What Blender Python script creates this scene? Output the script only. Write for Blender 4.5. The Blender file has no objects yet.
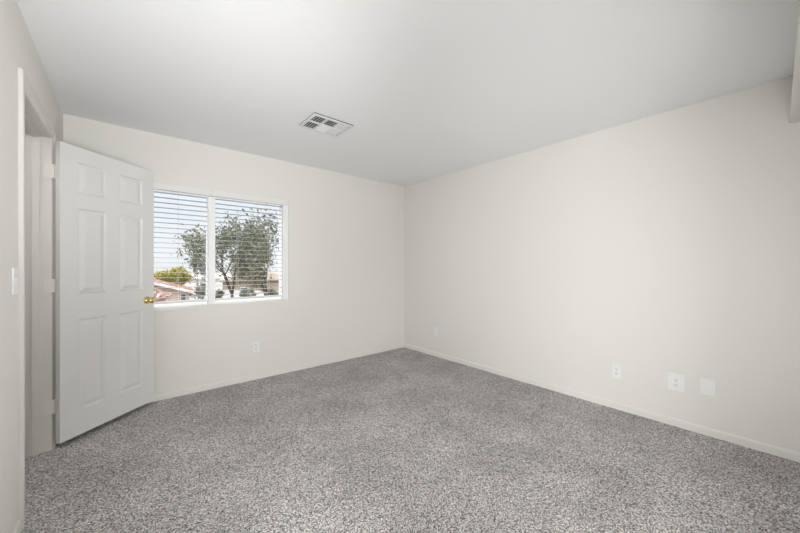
import bpy, bmesh, math, random
from mathutils import Vector, Matrix
C = bpy.context.scene.collection
S = bpy.context.scene
R = math.radians

# ------------------------------------------------------------ camera
XL, XR, YB, H = -0.381, 3.216, 3.672, 2.44
cam_d = bpy.data.cameras.new('camera'); cam = bpy.data.objects.new('camera', cam_d); C.objects.link(cam)
cam_d.sensor_width = 36; cam_d.lens = 320.46/800*36; cam_d.clip_start = .02; cam_d.clip_end = 500
cam.location = (0, 0, 1.230); cam.rotation_euler = (R(90), 0, R(-40.5))
cam_d.shift_y = -.3/800
S.camera = cam

# ------------------------------------------------------------ light and exposure
S.view_settings.view_transform = 'Standard'; S.view_settings.look = 'None'
S.view_settings.gamma = 1; S.view_settings.use_curve_mapping = False
S.view_settings.exposure = 0.05
W = bpy.data.worlds.new('sky'); S.world = W; W.use_nodes = True
nt = W.node_tree; nt.nodes.clear()
wo = nt.nodes.new('ShaderNodeOutputWorld'); bg = nt.nodes.new('ShaderNodeBackground')
tc = nt.nodes.new('ShaderNodeTexCoord'); sp = nt.nodes.new('ShaderNodeSeparateXYZ'); rp = nt.nodes.new('ShaderNodeValToRGB')
nt.links.new(tc.outputs['Generated'], sp.inputs[0]); nt.links.new(sp.outputs['Z'], rp.inputs[0])
nt.links.new(rp.outputs[0], bg.inputs[0]); nt.links.new(bg.outputs[0], wo.inputs[0])
e = rp.color_ramp.elements
e[0].position = 0; e[0].color = (.36, .365, .37, 1); e[1].position = 1; e[1].color = (1.7, 1.7, 1.7, 1)
for p, c in ((.02, (.37, .38, .39)), (.12, (.355, .375, .395)), (.22, (.35, .375, .41)), (.35, (1.3, 1.33, 1.36))):
    n = e.new(p); n.color = (*c, 1)
bg.inputs[1].default_value = 2.6

def area(name, loc, rot, sx, sy, power, col=(1, 1, 1)):
    l = bpy.data.lights.new(name, 'AREA'); l.shape = 'RECTANGLE'; l.size = sx; l.size_y = sy; l.energy = power; l.color = col
    o = bpy.data.objects.new(name, l); C.objects.link(o); o.location = loc; o.rotation_euler = rot; return o
sun_d = bpy.data.lights.new('sun', 'SUN'); sun_d.energy = 1.3; sun_d.angle = R(3); sun_d.color = (1, .95, .88)
sun = bpy.data.objects.new('sun', sun_d); C.objects.link(sun); sun.rotation_euler = (R(42), 0, R(-35))
def spot(name, loc, aim, deg, power, rad):
    l = bpy.data.lights.new(name, 'SPOT'); l.energy = power; l.spot_size = R(deg); l.spot_blend = 1; l.shadow_soft_size = rad; l.color = (.985, .99, 1)
    o = bpy.data.objects.new(name, l); C.objects.link(o); o.location = loc
    o.rotation_euler = (Vector(aim)-Vector(loc)).to_track_quat('-Z', 'Y').to_euler(); return o
# unseen fill lamps added to brighten the room, an area lamp and spots
area('alcove_fill', (.02, -1.2, 1.0), (R(91), 0, R(-14)), .7, 1.6, 50, (.985, .99, 1))
spot('fill_spot', (.02, -.08, 1.2), (.50, 3.3, 2.42), 68, 175, .3)
spot('fill_spot', (.0, -.08, 1.0), (3.2, 1.5, 1.1), 84, 155, .3)
spot('fill_spot', (.0, -.08, 1.0), (1.15, 2.9, 0), 58, 105, .3)
spot('fill_spot', (3.0, -.12, 1.35), (-.38, 1.75, 1.25), 40, 110, .1)  # added fill aimed at the left wall
area('hall_fill', (-1.0, 2.6, 2.35), (0, 0, 0), .5, .9, 5, (1, .95, .88))  # unseen lamp added so the hall does not go dark

# ------------------------------------------------------------ helpers
def link(o, parent=None):
    C.objects.link(o)
    if parent: o.parent = parent
    return o
def obj(name, bm, mat, parent=None, smooth=False):
    me = bpy.data.meshes.new(name)
    bmesh.ops.recalc_face_normals(bm, faces=bm.faces[:])
    bm.to_mesh(me); bm.free()
    for m in (mat if isinstance(mat, (list, tuple)) else [mat]): me.materials.append(m)
    if smooth:
        for p in me.polygons: p.use_smooth = True
    return link(bpy.data.objects.new(name, me), parent)
def tag(o, label=None, cat=None, group=None, kind=None):
    for k, v in (('label', label), ('category', cat), ('group', group), ('kind', kind)):
        if v: o[k] = v
    return o
def thing(name, label, cat, loc=(0, 0, 0), rz=0, group=None, kind=None):
    o = link(bpy.data.objects.new(name, None)); o.location = loc; o.rotation_euler = (0, 0, rz); o.empty_display_size = .1
    return tag(o, label, cat, group, kind)
def copy_tree(o, parent=None):
    c = o.copy(); C.objects.link(c); c.parent = parent
    for ch in list(o.children): copy_tree(ch, c)
    return c
def box(bm, x0, x1, y0, y1, z0, z1, bev=0, seg=2, M=None):
    r = bmesh.ops.create_cube(bm, size=1)
    vs = r['verts']
    bmesh.ops.scale(bm, vec=(x1-x0, y1-y0, z1-z0), verts=vs)
    bmesh.ops.translate(bm, vec=((x0+x1)/2, (y0+y1)/2, (z0+z1)/2), verts=vs)
    if bev:
        es = list({e for v in vs for e in v.link_edges})
        b = bmesh.ops.bevel(bm, geom=es, offset=bev, segments=seg, profile=.5, affect='EDGES')
        vs = list({v for f in b['faces'] for v in f.verts} | {v for v in vs if v.is_valid})
    if M is not None: bmesh.ops.transform(bm, matrix=M, verts=vs)
    return vs
def cyl(bm, p0, p1, r0, r1=None, n=12, cap=True):
    p0, p1 = Vector(p0), Vector(p1); d = p1-p0
    M = Matrix.Translation((p0+p1)/2) @ d.to_track_quat('Z', 'Y').to_matrix().to_4x4()
    return bmesh.ops.create_cone(bm, cap_ends=cap, segments=n, radius1=r0, radius2=r0 if r1 is None else r1, depth=d.length, matrix=M)['verts']
def lathe(bm, prof, M, n=20):
    rings = []
    for (r, z) in prof:
        rings.append([bm.verts.new(M @ Vector((r*math.cos(2*math.pi*k/n), r*math.sin(2*math.pi*k/n), z))) for k in range(n)])
    for a, b in zip(rings, rings[1:]):
        for k in range(n): bm.faces.new((a[k], a[(k+1) % n], b[(k+1) % n], b[k]))
    bm.faces.new(rings[0][::-1]); bm.faces.new(rings[-1])
def extrude_profile(bm, prof, A, B, side):
    """sweep a profile (out, up) along A->B; 'side' is the outward unit vector"""
    A, B, side = Vector(A), Vector(B), Vector(side)
    ra = [bm.verts.new(A+side*o+Vector((0, 0, u))) for o, u in prof]; rb = [bm.verts.new(B+side*o+Vector((0, 0, u))) for o, u in prof]
    n = len(prof)
    for k in range(n): bm.faces.new((ra[k], ra[(k+1) % n], rb[(k+1) % n], rb[k]))
    bm.faces.new(ra); bm.faces.new(rb[::-1])

# ------------------------------------------------------------ materials
def mat(name, col, rough=.6, metal=0, spec=.5):
    m = bpy.data.materials.new(name); m.use_nodes = True
    b = m.node_tree.nodes['Principled BSDF']
    b.inputs['Base Color'].default_value = (*col, 1); b.inputs['Roughness'].default_value = rough; b.inputs['Metallic'].default_value = metal
    b.inputs['Specular IOR Level'].default_value = spec
    return m
def nodes(m): return m.node_tree.nodes, m.node_tree.links, m.node_tree.nodes['Principled BSDF']
def add_bump(m, scale, strength, dist=.001, detail=3):
    N, L, b = nodes(m)
    t = N.new('ShaderNodeTexCoord'); n = N.new('ShaderNodeTexNoise'); n.inputs['Scale'].default_value = scale; n.inputs['Detail'].default_value = detail
    u = N.new('ShaderNodeBump'); u.inputs['Strength'].default_value = strength; u.inputs['Distance'].default_value = dist
    L.new(t.outputs['Object'], n.inputs[0]); L.new(n.outputs[0], u.inputs['Height']); L.new(u.outputs[0], b.inputs['Normal'])
def noise_col(m, scale, stops, detail=3, coord='Object', rough=.5):
    N, L, b = nodes(m)
    t = N.new('ShaderNodeTexCoord'); n = N.new('ShaderNodeTexNoise'); n.inputs['Scale'].default_value = scale; n.inputs['Detail'].default_value = detail; n.inputs['Roughness'].default_value = rough
    r = N.new('ShaderNodeValToRGB'); el = r.color_ramp.elements
    el[0].position, el[0].color = stops[0][0], (*stops[0][1], 1); el[1].position, el[1].color = stops[-1][0], (*stops[-1][1], 1)
    for p, c in stops[1:-1]: q = el.new(p); q.color = (*c, 1)
    L.new(t.outputs[coord], n.inputs[0]); L.new(n.outputs[0], r.inputs[0]); L.new(r.outputs[0], b.inputs['Base Color'])
    return r
M_wall = mat('wall_paint', (.80, .784, .745), .75, spec=.25); add_bump(M_wall, 55, .25, .002)
M_ceil = mat('ceiling_paint', (.91, .912, .915), .85, spec=.2); add_bump(M_ceil, 45, .25, .002)
M_trim = mat('trim_paint', (.80, .785, .75), .4)
M_frame = mat('door_frame_paint', (.70, .68, .64), .45)
M_door = mat('door_paint', (.80, .79, .77), .38)
M_vinyl = mat('white_vinyl', (.93, .93, .93), .35)
M_slat = mat('blind_slat_shaded', (.36, .37, .38), .4); M_val = mat('valance_paint', (.82, .81, .79), .4)  # white slats and headrail coloured grey to carry their backlit shade
M_plate = mat('white_plastic', (.86, .86, .85), .3)
M_dark = mat('dark_slot', (.03, .03, .03), .7)
M_duct = mat('duct_shade', (.15, .15, .155), .8)
M_grille = mat('register_paint', (.80, .80, .80), .4)
M_brass = mat('brass', (.83, .60, .27), .22, 1)
M_hinge = mat('painted_hinge', (.74, .72, .68), .4)
M_cord = mat('blind_cord', (.75, .75, .74), .8)
# carpet: flecked twist pile
M_carpet = mat('carpet', (.4, .37, .35), .95, spec=.05)
N, L, b = nodes(M_carpet)
t = N.new('ShaderNodeTexCoord')
def nz(scale, detail, rough=.6):
    n = N.new('ShaderNodeTexNoise'); n.inputs['Scale'].default_value = scale; n.inputs['Detail'].default_value = detail; n.inputs['Roughness'].default_value = rough
    L.new(t.outputs['Object'], n.inputs[0]); return n
v = N.new('ShaderNodeTexVoronoi'); v.inputs['Scale'].default_value = 235; L.new(t.outputs['Object'], v.inputs[0])
sepv = N.new('ShaderNodeSeparateColor'); L.new(v.outputs['Color'], sepv.inputs[0])
n1 = nz(185, 3); n2 = nz(2.2, 3)
mx = N.new('ShaderNodeMix'); mx.data_type = 'FLOAT'; mx.inputs[0].default_value = .45
L.new(n1.outputs[0], mx.inputs[2]); L.new(sepv.outputs[0], mx.inputs[3])
r = N.new('ShaderNodeValToRGB'); el = r.color_ramp.elements
el[0].position = .30; el[0].color = (.05, .045, .042, 1); el[1].position = .68; el[1].color = (1, .972, .958, 1)
q = el.new(.42); q.color = (.35, .332, .324, 1); q = el.new(.55); q.color = (.68, .655, .645, 1)
L.new(mx.outputs[0], r.inputs[0])
r2 = N.new('ShaderNodeValToRGB'); r2.color_ramp.elements[0].color = (.86, .86, .86, 1); r2.color_ramp.elements[1].color = (1.1, 1.1, 1.1, 1)
r2.color_ramp.elements[0].position = .35; r2.color_ramp.elements[1].position = .65
L.new(n2.outputs[0], r2.inputs[0])
mul = N.new('ShaderNodeMix'); mul.data_type = 'RGBA'; mul.blend_type = 'MULTIPLY'; mul.inputs[0].default_value = 1
L.new(r.outputs[0], mul.inputs[6]); L.new(r2.outputs[0], mul.inputs[7]); L.new(mul.outputs[2], b.inputs['Base Color'])
bp = N.new('ShaderNodeBump'); bp.inputs['Strength'].default_value = 1; bp.inputs['Distance'].default_value = .008
L.new(mx.outputs[0], bp.inputs['Height']); L.new(bp.outputs[0], b.inputs['Normal'])
# glass
M_glass = bpy.data.materials.new('window_glass'); M_glass.use_nodes = True
N = M_glass.node_tree.nodes; L = M_glass.node_tree.links; N.clear()
o_ = N.new('ShaderNodeOutputMaterial'); m_ = N.new('ShaderNodeMixShader'); a_ = N.new('ShaderNodeBsdfTransparent'); g_ = N.new('ShaderNodeBsdfGlossy')
a_.inputs[0].default_value = (.965, .975, .98, 1); g_.inputs['Roughness'].default_value = .02; m_.inputs[0].default_value = .04
L.new(a_.outputs[0], m_.inputs[1]); L.new(g_.outputs[0], m_.inputs[2]); L.new(m_.outputs[0], o_.inputs[0])
# outdoors
M_bark = mat('bark', (.045, .036, .03), .9)
def leafmat(name, stops):
    m = mat(name, (.2, .25, .1), .7, spec=.2); noise_col(m, 2.5, stops, 4); return m
M_leaf = leafmat('grey_green_leaf', [(.3, (.06, .07, .045)), (.5, (.12, .135, .09)), (.7, (.20, .21, .16))])
M_olive = leafmat('olive_leaf', [(.3, (.10, .10, .06)), (.5, (.17, .165, .11)), (.7, (.25, .24, .17))])
M_yellow = leafmat('yellow_leaf', [(.3, (.10, .12, .012)), (.5, (.26, .24, .025)), (.7, (.40, .27, .045))])
M_stucco = mat('tan_stucco', (.40, .31, .25), .9); M_orange = mat('ochre_stucco', (.26, .21, .16), .9)
M_white = mat('white_stucco', (.58, .57, .56), .9)
M_ground = mat('gravel_ground', (.42, .36, .31), .95); noise_col(M_ground, .8, [(.3, (.20, .17, .15)), (.7, (.33, .29, .26))])
M_tile = mat('clay_roof_tile', (.45, .2, .14), .8); noise_col(M_tile, 3.5, [(.35, (.09, .035, .028)), (.52, (.20, .085, .06)), (.7, (.46, .38, .34))], 4)
M_pane = mat('dark_window', (.06, .07, .08), .15)

# ------------------------------------------------------------ room shell
T = .115                                    # interior wall thickness
YA = -1.9                                   # back of the space behind the camera
D0, D1, DZ = 2.345, 3.137, 2.083            # doorway in the left wall
WX0, WX1, WZ0, WZ1 = -.10, 1.437, .845, 1.993; WT = .17   # window opening in the back wall
HX = -1.6                                   # far wall of the hall
def struct(name, bm, m, label, cat, parent=None):
    o = obj(name, bm, m, parent)
    return tag(o, label, cat, kind='structure')
bm = bmesh.new(); box(bm, HX-.1, XR+.1, YA-.1, YB+.12, -.12, 0)
struct('floor', bm, M_carpet, 'grey brown flecked twist pile carpet over the whole floor', 'floor')
bm = bmesh.new(); box(bm, HX-.1, XR+.1, YA-.1, YB+.12, H, H+.12)
struct('ceiling', bm, M_ceil, 'smooth white ceiling', 'ceiling')
bm = bmesh.new()
box(bm, XL-T, XL, YA, D0-.018, 0, H); box(bm, XL-T, XL, D1+.018, YB, 0, H); box(bm, XL-T, XL, D0-.018, D1+.018, DZ+.018, H)
struct('wall_left', bm, M_wall, 'cream wall on the left with the open doorway', 'wall')
bm = bmesh.new()
box(bm, HX, WX0, YB, YB+WT, 0, H); box(bm, WX1, XR+.1, YB, YB+WT, 0, H)
box(bm, WX0, WX1, YB, YB+WT, 0, WZ0-.03); box(bm, WX0, WX1, YB, YB+WT, WZ1, H)
struct('wall_back', bm, M_wall, 'cream wall with the window', 'wall')
bm = bmesh.new(); box(bm, XR, XR+.1, YA, YB, 0, H)
struct('wall_right', bm, M_wall, 'long plain cream wall on the right', 'wall')
bm = bmesh.new(); box(bm, HX-.1, XR+.1, YA-.1, YA, 0, H)
struct('wall_near', bm, M_wall, 'cream wall behind the photographer', 'wall')
bm = bmesh.new(); box(bm, HX-.1, HX, YA, YB+WT, 0, H)
struct('wall_hall', bm, M_wall, 'cream wall of the hall beyond the doorway', 'wall')
bm = bmesh.new(); vs = box(bm, XL, XR, -.175, -.055, 2.138, H+.02)
for v in bm.verts:
    if v.co.z > 2.3 and v.co.y > -.1: v.co.y = -.084
es = [e_ for e_ in bm.edges if all(abs(v.co.z-2.138) < 1e-4 for v in e_.verts) and abs(e_.verts[0].co.x-e_.verts[1].co.x) > 1]
bmesh.ops.bevel(bm, geom=es, offset=.02, segments=5, profile=.5, affect='EDGES')
box(bm, XL, -.08, -.175, -.084, 0, 2.138)  # unseen post, added to keep fill light off the near casing
struct('trim_1', bm, M_wall, 'cream rounded header hanging from the ceiling at upper right, with an added unseen post that blocks light', 'header')

bm = bmesh.new(); box(bm, 1.30, XR, YA, -.50, 0, H)  # unseen block, added to shade the near right wall from the fill
struct('wall_light_block', bm, M_wall, 'cream unseen block added behind the camera to shade the right wall', 'wall')
# baseboards
BP = [(0, 0), (.011, 0), (.011, .044), (.009, .052), (.005, .057), (0, .057)]
def baseboard(name, A, B, side, label):
    bm = bmesh.new(); extrude_profile(bm, BP, A, B, side); struct(name, bm, M_trim, label, 'baseboard')
baseboard('baseboard_back', (XL, YB, 0), (XR, YB, 0), (0, -1, 0), 'narrow off white baseboard under the window')
baseboard('baseboard_right', (XR, -.50, 0), (XR, YB, 0), (-1, 0, 0), 'narrow off white baseboard along the long right wall')
baseboard('baseboard_left', (XL, YA, 0), (XL, D0-.075, 0), (1, 0, 0), 'narrow off white baseboard under the light switch')
baseboard('baseboard_left.001', (XL, D1+.07, 0), (XL, YB, 0), (1, 0, 0), 'short off white baseboard behind the open door')

# door frame: jambs, head, stop, casings
fr = thing('trim_2', 'off white door frame and casing around the doorway', 'door frame', (XL, D1, 0), 0, kind='structure')
def part(name, bm, m, parent, smooth=False):
    o = obj(name, bm, m, parent, smooth)
    o.matrix_parent_inverse = Matrix.Identity(4)
    o.data.transform(Matrix.Translation(-parent.location) if parent.rotation_euler.z == 0 else (Matrix.Translation(parent.location) @ Matrix.Rotation(parent.rotation_euler.z, 4, 'Z')).inverted())
    return o
bm = bmesh.new(); box(bm, XL-T-.002, XL+.002, D1, D1+.018, 0, DZ+.018); part('jamb', bm, M_frame, fr)
bm = bmesh.new(); box(bm, XL-T-.002, XL+.002, D0-.018, D0, 0, DZ+.018); part('jamb', bm, M_frame, fr)
bm = bmesh.new(); box(bm, XL-T-.002, XL+.002, D0, D1, DZ, DZ+.018); part('head_jamb', bm, M_frame, fr)
bm = bmesh.new()
SX1, SX0 = XL-.05, XL-.085
box(bm, SX0, SX1, D1-.011, D1, 0, DZ, .001); box(bm, SX0, SX1, D0, D0+.011, 0, DZ, .001); box(bm, SX0, SX1, D0+.011, D1-.011, DZ-.011, DZ, .001)
part('door_stop', bm, M_frame, fr)
def casing_profile(w):      # across the width, thickness
    return [(0, 0), (0, .003), (.004, .006), (.018, .009), (.024, .015), (w-.012, .017), (w-.003, .016), (w, .012), (w, 0)]
def casing(bm, axis, sgn, X, fx):
    """mitred casing on the wall plane X; fx = +1 towards the room, -1 towards the hall"""
    w = .062; P = casing_profile(w); rv = .006
    ya, yb, zt = D0-rv, D1+rv, DZ+rv
    def ring(y, z, dy, dz): return [bm.verts.new((X+fx*t_, y+dy*o_, z+dz*o_)) for o_, t_ in P]
    rs = {'l': [ring(ya, 0, -1, 0), ring(ya, zt, -1, 1)], 'r': [ring(yb, 0, 1, 0), ring(yb, zt, 1, 1)], 'h': [ring(ya, zt, -1, 1), ring(yb, zt, 1, 1)]}[axis]
    n = len(P)
    for k in range(n): bm.faces.new((rs[0][k], rs[0][(k+1) % n], rs[1][(k+1) % n], rs[1][k]))
    bm.faces.new(rs[0]); bm.faces.new(rs[1][::-1])
for X, fx in ((XL, 1), (XL-T, -1)):
    for ax in 'lrh':
        bm = bmesh.new(); casing(bm, ax, 1, X, fx); part('casing', bm, M_frame, fr)

# door leaf
HP = Vector((-.338, 3.113)); U = Vector((.740, .672)).normalized()
DW, DT, DB, DTOP = .708, .035, .040, 2.068
ang = math.atan2(U.y, U.x)
door = thing('door_1', 'white six panel door standing open in front of the window', 'door', (HP.x, HP.y, 0), ang, kind='structure')
# local frame: x along the leaf from the hinge, y = -normal of the visible face (visible face at y=0, leaf behind at y>0)
def leaf_bm():
    bm = bmesh.new()
    xs = [0, .108, .303, .402, .600, DW]; zs = [DB, .215, .855, 1.03, 1.64, 1.745, 1.965, DTOP]
    pans = {(1, 1), (3, 1), (1, 3), (3, 3), (1, 5), (3, 5)}
    for yf, s in ((0, 1), (DT, -1)):
        for i in range(5):
            for j in range(7):
                x0, x1, z0, z1 = xs[i], xs[i+1], zs[j], zs[j+1]
                rect = lambda d, y: [bm.verts.new((x, yf+s*y, z)) for x, z in ((x0+d, z0+d), (x1-d, z0+d), (x1-d, z1-d), (x0+d, z1-d))]
                if (i, j) in pans:
                    prev = None
                    for d, y in ((0, 0), (.003, .002), (.010, .0125), (.016, .0125), (.042, .003), (.045, .002)):
                        r_ = rect(d, y)
                        if prev:
                            for k in range(4): bm.faces.new((prev[k], prev[(k+1) % 4], r_[(k+1) % 4], r_[k]))
                        prev = r_
                    bm.faces.new(prev)
                else: bm.faces.new(rect(0, 0))
    for x in (0, DW):
        for j in range(7): bm.faces.new([bm.verts.new((x, y, z)) for y, z in ((0, zs[j]), (DT, zs[j]), (DT, zs[j+1]), (0, zs[j+1]))])
    for z in (DB, DTOP):
        for i in range(5): bm.faces.new([bm.verts.new((x, y, z)) for x, y in ((xs[i], 0), (xs[i], DT), (xs[i+1], DT), (xs[i+1], 0))])
    bmesh.ops.remove_doubles(bm, verts=bm.verts[:], dist=1e-5)
    return bm
obj('door_leaf', leaf_bm(), M_door, door)
for sgn, y0 in ((-1, 0), (1, DT)):
    bm = bmesh.new()
    Mk = Matrix.Translation((.640, y0, .935)) @ Matrix.Rotation(R(90) if sgn < 0 else R(-90), 4, 'X')
    lathe(bm, [(.0001, 0), (.031, 0), (.031, .004), (.027, .008), (.013, .010), (.012, .028), (.020, .034), (.026, .042), (.027, .052), (.024, .060), (.014, .065), (.0001, .066)], Mk, 24)
    tag(obj('door_knob', bm, M_brass, door, True), 'round brass knob')
bm = bmesh.new(); box(bm, DW-.001, DW+.001, .006, .029, .907, .965, .0005, 1); box(bm, DW, DW+.010, .012, .023, .927, .945, .001, 1)
tag(obj('latch_plate', bm, M_brass, door), 'brass latch plate')
# hinges: barrel, leaf on the door edge, leaf on the jamb
inv = (Matrix.Translation(door.location) @ Matrix.Rotation(ang, 4, 'Z')).inverted()
piv = inv @ Vector((-.3700, 3.1405, 0))
for z in (.29, 1.10, 1.865):
    bm = bmesh.new()
    for k in range(5): cyl(bm, (piv.x, piv.y, z-.044+k*.0178), (piv.x, piv.y, z-.044+k*.0178+.0165), .0062, n=14)
    cyl(bm, (piv.x, piv.y, z+.044), (piv.x, piv.y, z+.050), .0045, .003, n=12); cyl(bm, (piv.x, piv.y, z-.050), (piv.x, piv.y, z-.044), .003, .0045, n=12)
    box(bm, -.0022, -.0002, .003, DT+.006, z-.044, z+.044, .0004, 1)
    vs = box(bm, XL-.036, XL+.010, D1-.0022, D1-.0002, z-.044, z+.044, .0004, 1)
    for sx in (-.026, -.010):
        for dz in (-.028, 0, .028): vs += cyl(bm, (XL+sx, D1-.0034, z+dz), (XL+sx, D1-.002, z+dz), .0035, n=10)
    bmesh.ops.transform(bm, matrix=inv, verts=vs)
    obj('hinge', bm, M_hinge, door)

# ------------------------------------------------------------ window
FY0, FY1 = YB+.013, YB+.148
GY = YB+.118
M0, M1, FW = .623, .687, .063
win = thing('window_1', 'white sliding window with a centre mullion', 'window', ((WX0+WX1)/2, YB+.1, WZ0), 0, kind='structure')
bm = bmesh.new()
box(bm, WX0, WX0+FW, FY0, FY1, WZ0, WZ1, .003); box(bm, WX1-FW, WX1, FY0, FY1, WZ0, WZ1, .003)
box(bm, WX0+FW, WX1-FW, YB+.088, FY1, WZ0, WZ0+.022, .003); box(bm, WX0+FW, WX1-FW, YB+.088, FY1, WZ1-.045, WZ1, .003)
part('window_frame', bm, M_vinyl, win)
bm = bmesh.new(); box(bm, M0, M1, FY0+.002, FY1-.006, WZ0, WZ1-.062, .004); part('mullion', bm, M_vinyl, win)
for xa, xb in ((WX0+FW, M0), (M1, WX1-FW)):
    bm = bmesh.new(); box(bm, xa, xb, GY-.002, GY+.002, WZ0+.022, WZ1-.045); part('glass_pane', bm, M_glass, win)
bm = bmesh.new(); box(bm, WX0-.012, WX1+.004, YB-.010, YB+WT, WZ0-.03, WZ0, .004); part('window_sill', bm, M_trim, win)

# blinds: valance, headrail, slats, ladder cords, bottom rail
BY = YB+.045
P0, PITCH, NS = 1.918, .0468, 22
zb = P0-NS*PITCH
def blind(label, BX0, BX1, VX0_, VX1_, cords):
    bl = thing('window_blind', label, 'blind', ((BX0+BX1)/2, BY, WZ1), 0, 'slat blinds in the window')
    bm = bmesh.new(); box(bm, VX0_, VX1_, YB+.001, YB+.011, 1.936, 1.994, .002); part('valance', bm, M_val, bl)
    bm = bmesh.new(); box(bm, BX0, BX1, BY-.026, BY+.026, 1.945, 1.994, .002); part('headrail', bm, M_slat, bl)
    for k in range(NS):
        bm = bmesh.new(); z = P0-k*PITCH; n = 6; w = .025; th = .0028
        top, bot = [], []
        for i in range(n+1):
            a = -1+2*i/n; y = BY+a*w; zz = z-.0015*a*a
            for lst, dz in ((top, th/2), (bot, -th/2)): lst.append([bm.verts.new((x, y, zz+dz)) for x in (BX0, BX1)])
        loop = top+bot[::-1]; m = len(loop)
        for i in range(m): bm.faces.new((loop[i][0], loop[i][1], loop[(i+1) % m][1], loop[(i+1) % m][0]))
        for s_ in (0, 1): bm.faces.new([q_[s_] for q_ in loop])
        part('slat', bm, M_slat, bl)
    bm = bmesh.new(); box(bm, BX0, BX1, BY-.025, BY+.025, zb-.012, zb+.010, .004); part('bottom_rail', bm, M_val, bl)
    for x in cords:
        bm = bmesh.new()
        for y in (BY-.0265, BY+.0265): cyl(bm, (x, y, zb-.008), (x, y, 1.948), .0009, n=6)
        part('ladder_cord', bm, M_cord, bl)
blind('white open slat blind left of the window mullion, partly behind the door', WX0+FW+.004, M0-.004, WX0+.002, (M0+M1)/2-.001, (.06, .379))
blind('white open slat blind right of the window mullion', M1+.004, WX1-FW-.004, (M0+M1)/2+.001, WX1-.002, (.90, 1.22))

# ------------------------------------------------------------ ceiling register
VX0, VX1, VY0, VY1 = 1.12, 1.49, 2.345, 2.645
vt = thing('ceiling_vent', 'white louvred air register in the ceiling', 'vent', ((VX0+VX1)/2, (VY0+VY1)/2, H))
bm = bmesh.new(); fw = .026; z0, z1 = H-.016, H-.009
box(bm, VX0, VX1, VY0, VY0+fw, z0, z1, .003); box(bm, VX0, VX1, VY1-fw, VY1, z0, z1, .003)
box(bm, VX0, VX0+fw, VY0+fw, VY1-fw, z0, z1, .003); box(bm, VX1-fw, VX1, VY0+fw, VY1-fw, z0, z1, .003)
part('vent_frame', bm, M_grille, vt)
ix0, ix1, iy0, iy1 = VX0+fw, VX1-fw, VY0+fw, VY1-fw
bm = bmesh.new(); box(bm, ix0-.020, ix1+.020, VY0+.004, iy1+.020, H-.0042, H-.0004); part('vent_backing', bm, M_duct, vt)  # dark sheet standing in for shade in the duct and edge gap
cw = (ix1-ix0)/3; ym = (iy0+iy1)/2
bm = bmesh.new()
for k in (1, 2): box(bm, ix0+k*cw-.005, ix0+k*cw+.005, iy0, iy1, H-.0165, H-.004, .001, 1)
box(bm, ix0, ix1, ym-.005, ym+.005, H-.0163, H-.004, .001, 1)
part('vent_divider', bm, M_grille, vt)
for c in range(3):
    for rr in range(2):
        xa, xb = ix0+c*cw+.006, ix0+(c+1)*cw-.006; ya, yb = (iy0+.002, ym-.006) if rr == 0 else (ym+.006, iy1-.002)
        bm = bmesh.new(); nb = 4
        for k in range(nb):
            if c == 1:      # middle column throws along y
                yc = ya+(k+.5)*(yb-ya)/nb; Mt = Matrix.Translation(((xa+xb)/2, yc, H-.0100)) @ Matrix.Rotation(R(-34 if rr else 34), 4, 'X')
                box(bm, -(xb-xa)/2, (xb-xa)/2, -.0095, .0095, -.0007, .0007, M=Mt)
            else:
                xc = xa+(k+.5)*(xb-xa)/nb; Mt = Matrix.Translation((xc, (ya+yb)/2, H-.0100)) @ Matrix.Rotation(R(-34 if c == 0 else 34), 4, 'Y')
                box(bm, -.0095, .0095, -(yb-ya)/2, (yb-ya)/2, -.0007, .0007, M=Mt)
        part('louvre_panel', bm, M_grille, vt)

# ------------------------------------------------------------ outlets, switch, blank plate   (local: x across, z up, -y = out of the wall)
def plate_bm(w, h, d=.0075):
    bm = bmesh.new(); box(bm, -w/2, w/2, -d, -.0002, -h/2, h/2, .0022, 2); return bm
def socket_face(z0):
    bm = bmesh.new(); n = 20; pr = []
    for k in range(n):
        a = 2*math.pi*k/n; pr.append((.0165*math.cos(a), max(-.0125, min(.0125, .0165*math.sin(a)))))
    f0 = [bm.verts.new((x, -.0070, z+z0)) for x, z in pr]; f1 = [bm.verts.new((x, -.0093, z+z0)) for x, z in pr]
    for k in range(n): bm.faces.new((f0[k], f0[(k+1) % n], f1[(k+1) % n], f1[k]))
    bm.faces.new(f1); return bm
def slots(z0):
    bm = bmesh.new()
    box(bm, -.0078, -.0052, -.0097, -.0087, z0-.001, z0+.0075); box(bm, .0052, .0078, -.0097, -.0087, z0, z0+.0065)
    cyl(bm, (0, -.0087, z0-.0065), (0, -.0097, z0-.0065), .0028, n=12); return bm
def outlet(label, loc, rz, w=.072, h=.115, group=None):
    o = thing('wall_outlet', label, 'outlet', loc, rz, group)
    obj('cover_plate', plate_bm(w, h), M_plate, o)
    for z in (.0195, -.0195):
        f = obj('socket', socket_face(z), M_plate, o); obj('slot', slots(z), M_dark, f)
    bm = bmesh.new(); cyl(bm, (0, -.0065, 0), (0, -.0087, 0), .003, n=12); obj('screw', bm, M_hinge, o)
    return o
outlet('white duplex outlet on the window wall, under the window', (1.072, YB, .352), 0)
outlet('small white duplex outlet on the long wall nearest the far corner', (XR, 3.010, .333), R(-90))
outlet('small white duplex outlet on the long wall, just left of the large outlet', (XR, .888, .325), R(-90))
outlet('large white oversized duplex outlet beside the blank plate', (XR, .494, .337), R(-90), .100, .128)
o = thing('blank_plate', 'blank white cover plate right of the large outlet, low on the long wall', 'wall plate', (XR, .318, .351), R(-90))
obj('cover_plate', plate_bm(.080, .115), M_plate, o)
for z in (.041, -.041):
    bm = bmesh.new(); cyl(bm, (0, -.0065, z), (0, -.0083, z), .0028, n=10); obj('screw', bm, M_plate, o)
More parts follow.
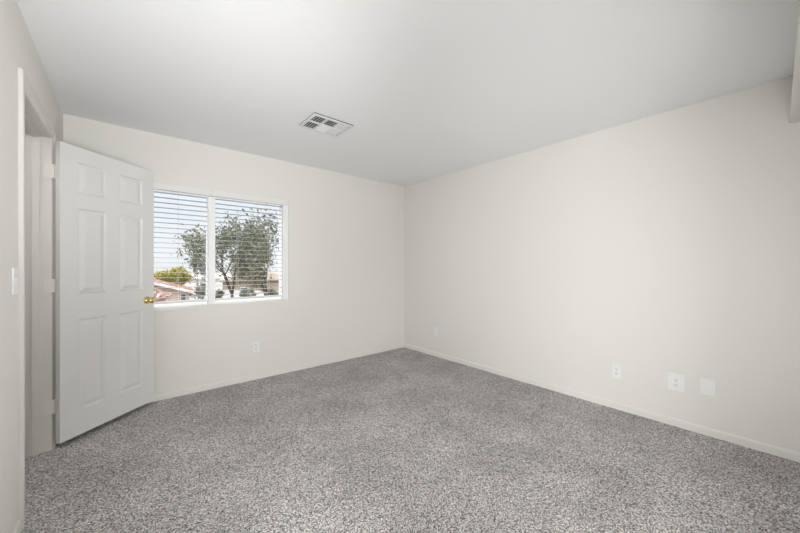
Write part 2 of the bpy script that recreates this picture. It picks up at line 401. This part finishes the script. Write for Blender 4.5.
o = thing('light_switch', 'white toggle light switch beside the doorway', 'switch', (XL, 2.197, 1.163), R(90))
obj('cover_plate', plate_bm(.076, .120, .007), M_plate, o)
bm = bmesh.new(); box(bm, -.005, .005, -.0085, -.0062, -.012, .012, .0005, 1)
box(bm, -.0038, .0038, -.014, -.006, -.0035, .0035, .001, 1, M=Matrix.Rotation(R(-25), 4, 'X')); obj('toggle', bm, M_plate, o)
for z in (.030, -.030):
    bm = bmesh.new(); cyl(bm, (0, -.0065, z), (0, -.0078, z), .003, n=10); obj('screw', bm, M_hinge, o)

# ------------------------------------------------------------ outdoors (the room is on the upper floor)
GZ = -2.95
bm = bmesh.new(); box(bm, -60, 160, YB+1.5, 220, GZ-.3, GZ)
tag(obj('ground', bm, M_ground), 'tan gravel ground outside', 'ground', kind='structure')
def tree(name, label, loc, h, crown, trunk_r, leafm, nleaf, leaf, seed, spread=1., base=.3, droop=0., group=None, levels=5, trunkf=1.):
    rnd = random.Random(seed); o = thing(name, label, 'tree', loc, 0, group)
    bm = bmesh.new(); tips = []
    def grow(p, d, L_, r_, lv):
        q_ = p+d*L_*(trunkf if lv == 0 else 1); cyl(bm, p, q_, r_, r_*.68, n=7 if lv < 3 else 4, cap=False)
        if lv >= 2: tips.append((p+q_)/2); tips.append(q_)
        if lv == levels: return
        for k in range(3 if lv < 3 else 2):
            a = rnd.uniform(0, 2*math.pi); t_ = rnd.uniform(.35, .8)*spread
            nd = (d+Vector((math.cos(a), math.sin(a), rnd.uniform(-.25, .35)-droop*lv*.2))*t_).normalized()
            grow(q_, nd, L_*rnd.uniform(.62, .85), r_*.62, lv+1)
    grow(Vector((0, 0, 0)), Vector((rnd.uniform(-.06, .06), 0, 1)).normalized(), h*base, trunk_r, 0)
    cx, cy, cz = crown; top = h
    # fit the branch skeleton into the crown
    zs_ = [v.co.z for v in bm.verts]; k = (h*.97)/max(zs_)
    rad = max(max(abs(v.co.x) for v in bm.verts), .1); kx = cx/rad
    for v in bm.verts: v.co = Vector((v.co.x*(1+(kx-1)*min(1, v.co.z*k/(h*.5))), v.co.y*(1+(kx-1)*min(1, v.co.z*k/(h*.5))), v.co.z*k))
    tp = [Vector((t_.x*kx, t_.y*kx, t_.z*k)) for t_ in tips]
    obj('trunk', bm, M_bark, o)
    bm = bmesh.new()
    for i in range(nleaf):
        c = rnd.choice(tp)+Vector((rnd.gauss(0, 1)*cx*.11, rnd.gauss(0, 1)*cx*.11, rnd.gauss(0, 1)*cz*.10-droop*rnd.random()*.6))
        if c.z < h*base*.7: continue
        s = leaf*rnd.uniform(.6, 1.4); nrm = Vector((rnd.gauss(0, 1), rnd.gauss(0, 1), rnd.gauss(0, 1))).normalized(); t1 = nrm.orthogonal().normalized(); t2 = nrm.cross(t1)
        bm.faces.new([bm.verts.new(c+t1*a*s*.5+t2*b_*s) for a, b_ in ((0, -1), (1, -.1), (0, 1), (-1, .1))])
    f = obj('foliage', bm, leafm, o); f['kind'] = 'stuff'
    return o
def at(px, dist):   # ground point seen at that column of the photograph at that depth
    a = R(40.5); k = (px-400)/320.46*dist
    return (math.sin(a)*dist+math.cos(a)*k, math.cos(a)*dist-math.sin(a)*k, GZ)
tree('tree', 'tall grey green tree with a dark forked trunk in the middle of the window view', at(231, 13), 6.5, (1.6, 1.6, 2.2), .12, M_leaf, 3000, .07, 5, 1.0, .34, trunkf=2.1)
tree('tree', 'feathery olive green tree filling the right side of the window view', at(271, 19), 6.7, (1.85, 1.85, 2.6), .11, M_olive, 9500, .075, 11, .8, .20, .9, trunkf=.6)
tree('tree', 'small grey green tree left of the window mullion', at(201, 23), 5.3, (.85, .85, 1.6), .09, M_leaf, 1300, .08, 23, .9, .3)
tree('tree', 'round yellow green bushy tree rising behind the tan gabled house', at(176, 35), 4.0, (2.0, 2.0, 1.5), .16, M_yellow, 5200, .14, 31, 1.1, .34)
def gable_house(name, label, px, dist, rz, w, d, eave, ridge):
    o = thing(name, label, 'house', at(px, dist), rz)
    bm = bmesh.new()
    pr = [(-w/2, 0), (w/2, 0), (w/2, eave), (0, ridge-.08), (-w/2, eave)]
    fa, fb = [[bm.verts.new((x, y, z)) for x, z in pr] for y in (0, d)]
    for k in range(5): bm.faces.new((fa[k], fa[(k+1) % 5], fb[(k+1) % 5], fb[k]))
    bm.faces.new(fa); bm.faces.new(fb[::-1]); obj('wall', bm, M_stucco, o)
    sl = Vector((w/2, 0, eave-ridge)); ln = sl.length; a = math.atan2(ridge-eave, w/2)
    bm = bmesh.new(); bf = bmesh.new()
    for s_ in (-1, 1):
        Ms = Matrix.Translation((0, 0, ridge)) @ Matrix.Rotation(a*s_, 4, 'Y')
        x0, x1 = (0, ln+.3) if s_ > 0 else (-ln-.3, 0)
        box(bm, x0, x1, -.30, d+.3, 0, .06, M=Ms)
        for k in range(int((d+.6)/.28)):
            y = -.30+(k+.5)*.28; vs_ = cyl(bm, (x0, y, .07), (x1, y, .07), .075, n=6); bmesh.ops.transform(bm, matrix=Ms, verts=vs_)
        box(bf, x0, x1, -.34, -.30, -.10, .10, M=Ms)
    obj('roof', bm, M_tile, o); obj('fascia', bf, M_white, o)
    for x, z in ((-.9, 1.7), (2.2, 1.74)):
        bm = bmesh.new(); box(bm, x-.19, x+.19, -.04, .02, z-.27, z+.27); f = obj('window', bm, M_white, o)
        bm = bmesh.new(); box(bm, x-.15, x+.15, -.05, -.03, z-.23, z+.23); obj('pane', bm, M_pane, f)
    return o
def house(name, label, px, dist, rz, w, d, eave, ridge, wallm, roofm, wins=((-.25, 1.2), (.25, 1.2))):
    o = thing(name, label, 'house', at(px, dist), rz)
    bm = bmesh.new(); box(bm, -w/2, w/2, -d/2, d/2, 0, eave); obj('wall', bm, wallm, o)
    bm = bmesh.new(); e_ = .35; hw, hd = w/2+e_, d/2+e_; rl = max(.1, hw-hd)
    B = [bm.verts.new((x, y, eave)) for x, y in ((-hw, -hd), (hw, -hd), (hw, hd), (-hw, hd))]; B2 = [bm.verts.new((v.co.x, v.co.y, eave-.14)) for v in B]
    t0, t1 = bm.verts.new((-rl, 0, ridge)), bm.verts.new((rl, 0, ridge))
    for f in ((B[0], B[1], t1, t0), (B[1], B[2], t1), (B[2], B[3], t0, t1), (B[3], B[0], t0), B2[::-1]): bm.faces.new(f)
    for k in range(4): bm.faces.new((B2[k], B2[(k+1) % 4], B[(k+1) % 4], B[k]))
    # rows of barrel tile on the two long slopes
    for s in (-1, 1):
        n = int(2*hw/.30)
        for k in range(n):
            x = -hw+(k+.5)*2*hw/n
            tt = 1 if abs(x) <= rl else (hw-abs(x))/(hw-rl)
            cyl(bm, (x, s*hd, eave+.02), (x, s*hd*(1-tt), eave+(ridge-eave)*tt+.02), .075, n=6)
    obj('roof', bm, roofm, o)
    for fx, z in wins:
        bm = bmesh.new(); box(bm, fx*w-.45, fx*w+.45, -d/2-.04, -d/2+.02, z-.45, z+.45); f = obj('window', bm, M_white, o)
        bm = bmesh.new(); box(bm, fx*w-.38, fx*w+.38, -d/2-.05, -d/2-.03, z-.38, z+.38); obj('pane', bm, M_pane, f)
    return o
gable_house('house', 'tan stucco house with white gable edge at lower left of the window', 148, 24, R(-5), 5.2, 4.0, 2.2, 3.02)
house('house', 'low house with red tiled hip roof in front of the tan gabled house', 144, 19.5, R(-8), 2.0, 1.8, 2.35, 3.0, M_stucco, M_tile, ())
house('house', 'low brown house half hidden behind the trees at the right of the window', 262, 42, R(-12), 9, 6, 2.5, 3.2, M_orange, M_orange)
house('house', 'distant white house just right of the window mullion, behind the forked tree', 216, 52, R(0), 9, 6, 2.4, 3.0, M_white, M_white)
def gwall(name, label, pa, da, pb, db, h, m):
    A, B = Vector(at(pa, da)), Vector(at(pb, db)); d = B-A
    bm = bmesh.new(); box(bm, 0, d.length, -.1, .1, 0, h); box(bm, -.02, d.length+.02, -.13, .13, h, h+.08)
    o = obj(name, bm, m); o.location = A; o.rotation_euler.z = math.atan2(d.y, d.x); return tag(o, label, 'wall')
gwall('garden_wall', 'long white block wall low across the window view', 120, 32, 300, 30, 1.75, M_white)
for i, (px, dd, h_, w_) in enumerate(((196, 29, 2.35, .8), (222, 28, 2.2, .55), (247, 27.5, 2.25, .75), (270, 28, 2.3, .6))):
    tree('garden_shrub', ['dark shrub by the white block wall, leftmost, near the mullion', 'dark shrub by the white block wall, second from the left', 'dark shrub by the white block wall, third from the left', 'dark shrub by the white block wall, rightmost'][i],
         at(px, dd), h_, (w_, w_, .8), .05, M_leaf, 900, .09, 50+i, 1., .3, 0, 'shrubs by the block wall', 4)
